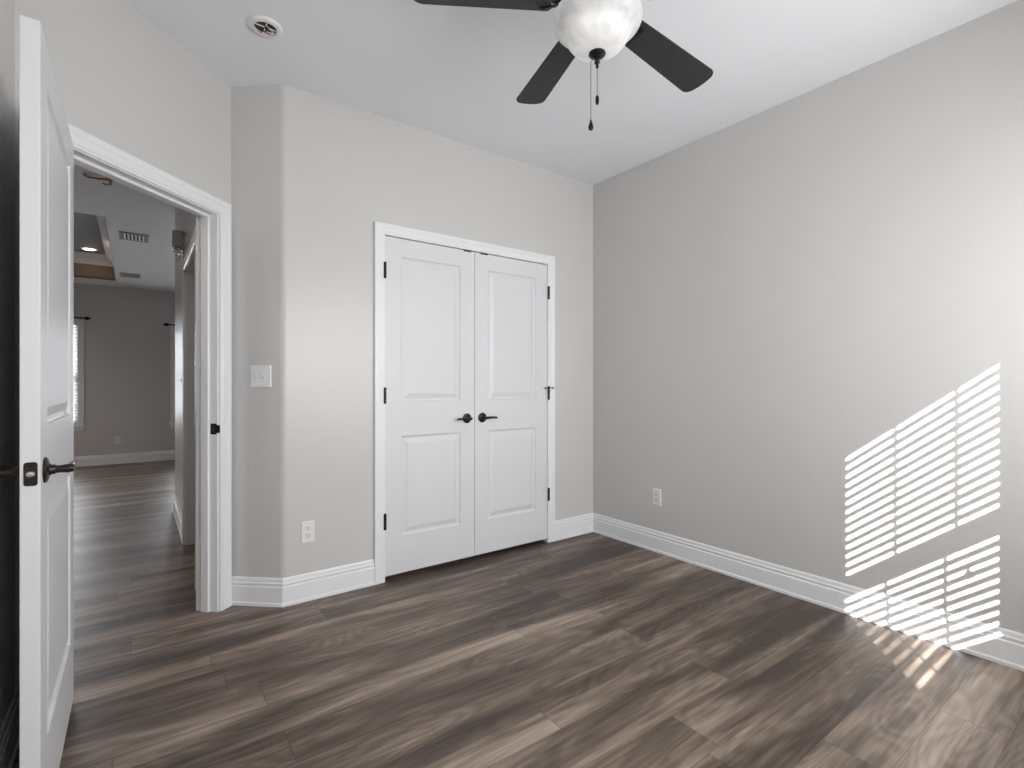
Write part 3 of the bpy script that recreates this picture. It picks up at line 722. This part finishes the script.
# ---------------------------------------------------------------- windows and blinds
def window(name, x0, x1, z0, z1, yin, ny, label, rail):
    """yin: interior wall face Y, ny: +1 when the room lies at +Y of the wall"""
    r_ = empty(name, ((x0 + x1) / 2, yin, z0)); struct(r_, label, 'window')
    W_ = (x1 - x0) / 2; Hh = z1 - z0
    def Y(a, b): return (min(-ny * a, -ny * b), max(-ny * a, -ny * b))
    bm = bmesh.new(); y0, y1 = Y(0.060, 0.118); f = 0.022
    box(bm, -W_, -W_ + f, y0, y1, 0, Hh); box(bm, W_ - f, W_, y0, y1, 0, Hh); box(bm, -W_ + f, W_ - f, y0, y1, 0, f); box(bm, -W_ + f, W_ - f, y0, y1, Hh - f, Hh)
    link('window_frame', bm, M_VINYL, r_)
    za, zb = rail[0] - z0, rail[1] - z0; s = 0.020
    for nm, (a, b), (q0, q1) in (('lower_sash', (f, zb), Y(0.068, 0.090)), ('upper_sash', (za, Hh - f), Y(0.090, 0.112))):
        bm = bmesh.new(); X = W_ - f
        bt = (zb - za); lo = s if nm == 'lower_sash' else bt; hi = bt if nm == 'lower_sash' else s
        box(bm, -X, -X + s, q0, q1, a, b); box(bm, X - s, X, q0, q1, a, b); box(bm, -X + s, X - s, q0, q1, a, a + lo); box(bm, -X + s, X - s, q0, q1, b - hi, b)
        sh = link(nm, bm, M_VINYL, r_)
        bm = bmesh.new(); qm = (q0 + q1) / 2; box(bm, -X + s, X - s, qm - 0.002, qm + 0.002, a + lo, b - hi); link('glass_pane', bm, M_GLASS, sh)
    bm = bmesh.new(); y0, y1 = Y(0.06, -0.022); box(bm, -W_ , W_, y0, y1, -0.018, 0.004); y0, y1 = Y(0.0, -0.022); box(bm, -W_ - 0.09, W_ + 0.09, y0, y1, -0.018, 0.004)
    y0, y1 = Y(0, -0.014); box(bm, -W_ - 0.07, W_ + 0.07, y0, y1, -0.075, -0.018)
    link('window_sill', bm, M_TRIM, r_, bevel=0.002)
    return r_
def blinds(x0, x1, z0, z1, yc, ny, tilt, ladders, label, group, cord=None, pitch=0.0445, jog=(1.5, 0.0)):
    r_ = empty('window_blind', ((x0 + x1) / 2, yc, z1)); tag(r_, label, 'window blind', group)
    W_ = (x1 - x0) / 2 - 0.004; Hh = z1 - z0; cx = (x0 + x1) / 2
    bm = bmesh.new(); box(bm, -W_, W_, -0.024, 0.024, -0.045, 0); link('headrail', bm, M_BLIND, r_, bevel=0.002)
    bm = bmesh.new(); n = int((Hh - 0.075) / pitch)
    for i in range(n):
        z = -0.045 - pitch * (i + 0.62)
        box(bm, -W_, W_, -0.025, 0.025, -0.0014, 0.0014, Matrix.Translation((0, 0, z)) @ Matrix.Rotation(tilt, 4, 'X'))
    link('slats', bm, M_BLIND, r_)
    zb = -0.045 - pitch * (n + 0.2)
    bm = bmesh.new(); box(bm, -W_, W_, -0.022, 0.022, zb - 0.014, zb); link('bottom_rail', bm, M_BLIND, r_, bevel=0.002)
    for lx in ladders:
        bm = bmesh.new()
        box(bm, lx - cx - 0.009, lx - cx + 0.009, -0.0007, 0.0007, jog[0] - z1, -0.04)
        box(bm, lx - cx - 0.009 + jog[1], lx - cx + 0.009 + jog[1], -0.0007, 0.0007, zb, jog[0] - z1)  # lower tape shifted by jog, shaped only to place breaks in the sun stripes
        link('ladder_tape', bm, M_BLIND, r_)
    if cord:
        bm = bmesh.new(); X, yy, z = cord[0] - cx, cord[1] - yc, cord[2] - z1
        tube(bm, [(X, yy - 0.012, -0.04), (X, yy, -0.08), (X, yy, z + 0.015)], 0.0009, 6)
        c_ = link('lift_cord', bm, M_BLIND, r_)
        bm = bmesh.new(); lathe(bm, [(0, z + 0.022), (0.004, z + 0.020), (0.012, z), (0.015, z - 0.016), (0.011, z - 0.020), (0, z - 0.021)], 16, Matrix.Translation((X, yy, 0))); link('tassel', bm, M_BLIND, c_, smooth=True)
    return r_
window('window_1', *W1, *WZ, YR, 1, 'bedroom window whose blinds stripe the sunlight, behind the camera', (1.404, 1.463))
window('fill_window_right', *W2, *WZ, YR, 1, 'added unseen window behind the camera near the right wall, for more light', (1.404, 1.463))  # unseen window added for more light in the room
TL = R(-16)
window('fill_window_left', *W0, *WZ, YR, 1, 'added unseen window directly behind the camera for even light, blind closed', (1.404, 1.463))  # unseen window added for even fill; its closed blind keeps the sun out
blinds(*W0, WZ[0] + 0.006, 2.145, -0.481, 1, R(72), (0.36, 0.62), 'closed white slatted blind of the added window directly behind the camera', 'bedroom blinds')
blinds(*W1, WZ[0] + 0.006, 2.137, -0.481, 1, TL, (1.377, 1.632), 'white slatted blind in the middle window behind the camera', 'bedroom blinds', cord=(1.725, -0.44, 1.186), pitch=0.045, jog=(1.40, -0.0435))
blinds(*W2, WZ[0] + 0.006, 2.137, -0.481, 1, TL, (2.25, 2.50), 'white slatted blind in the added right window behind the camera', 'bedroom blinds')
window('window_3', *FW1, *FZ, YF, -1, 'bright far room window partly hidden by the open door', (1.22, 1.28))
window('window_4', *FW2, *FZ, YF, -1, 'far room window mostly hidden by the hall wall', (1.22, 1.28))
blinds(*FW1, FZ[0] + 0.006, FZ[1], YF + 0.03, -1, R(14), (FW1[0] + 0.15, FW1[1] - 0.15), 'white blind in the far window beside the open door', 'far room blinds')
blinds(*FW2, FZ[0] + 0.006, FZ[1], YF + 0.03, -1, R(3), (FW2[0] + 0.15, FW2[1] - 0.15), 'white blind in the far window behind the hall wall', 'far room blinds')
MF = frame_m((0, YF), (1, 0), (0, -1))
casing('trim_8', MF, *FW1, FZ[1], 'white casing of the far left window', 0.07, zb=FZ[0])
casing('trim_9', MF, *FW2, FZ[1], 'white casing of the far right window', 0.07, zb=FZ[0])
def rod(xa, xb, z, tips, brk, label):
    r_ = empty('curtain_rod', ((xa + xb) / 2, YF - 0.075, z)); tag(r_, label, 'curtain rod', 'curtain rods on the far wall'); cx = (xa + xb) / 2
    bm = bmesh.new(); tube(bm, [(xa - cx, 0, 0), (xb - cx, 0, 0)], 0.010, 12); link('rod', bm, M_BLACK, r_, smooth=True)
    for x, s in tips:
        bm = bmesh.new(); lathe(bm, [(0, 0), (0.012, 0), (0.014, 0.01), (0.010, 0.016), (0.022, 0.03), (0.028, 0.045), (0.022, 0.06), (0.010, 0.08), (0, 0.10)], 16, Matrix.Translation((x - cx, 0, 0)) @ Matrix.Rotation(R(90) * s, 4, 'Y'))
        link('finial', bm, M_BLACK, r_, smooth=True)
    for x in brk:
        bm = bmesh.new(); tube(bm, [(x - cx, 0.075, -0.01), (x - cx, 0.03, -0.012), (x - cx, 0, -0.010)], 0.006, 8); box(bm, x - cx - 0.012, x - cx + 0.012, 0.068, 0.075, -0.04, 0.02); link('rod_bracket', bm, M_BLACK, r_)
rod(-1.75, -0.61, 2.090, ((-1.75, -1), (-0.61, 1)), (-1.68, -0.64), 'black curtain rod end pointing right above the far window at left')
rod(0.41, 1.60, 2.068, ((0.41, -1), (1.60, 1)), (0.45, 1.55), 'black curtain rod end pointing left above the far window at right')
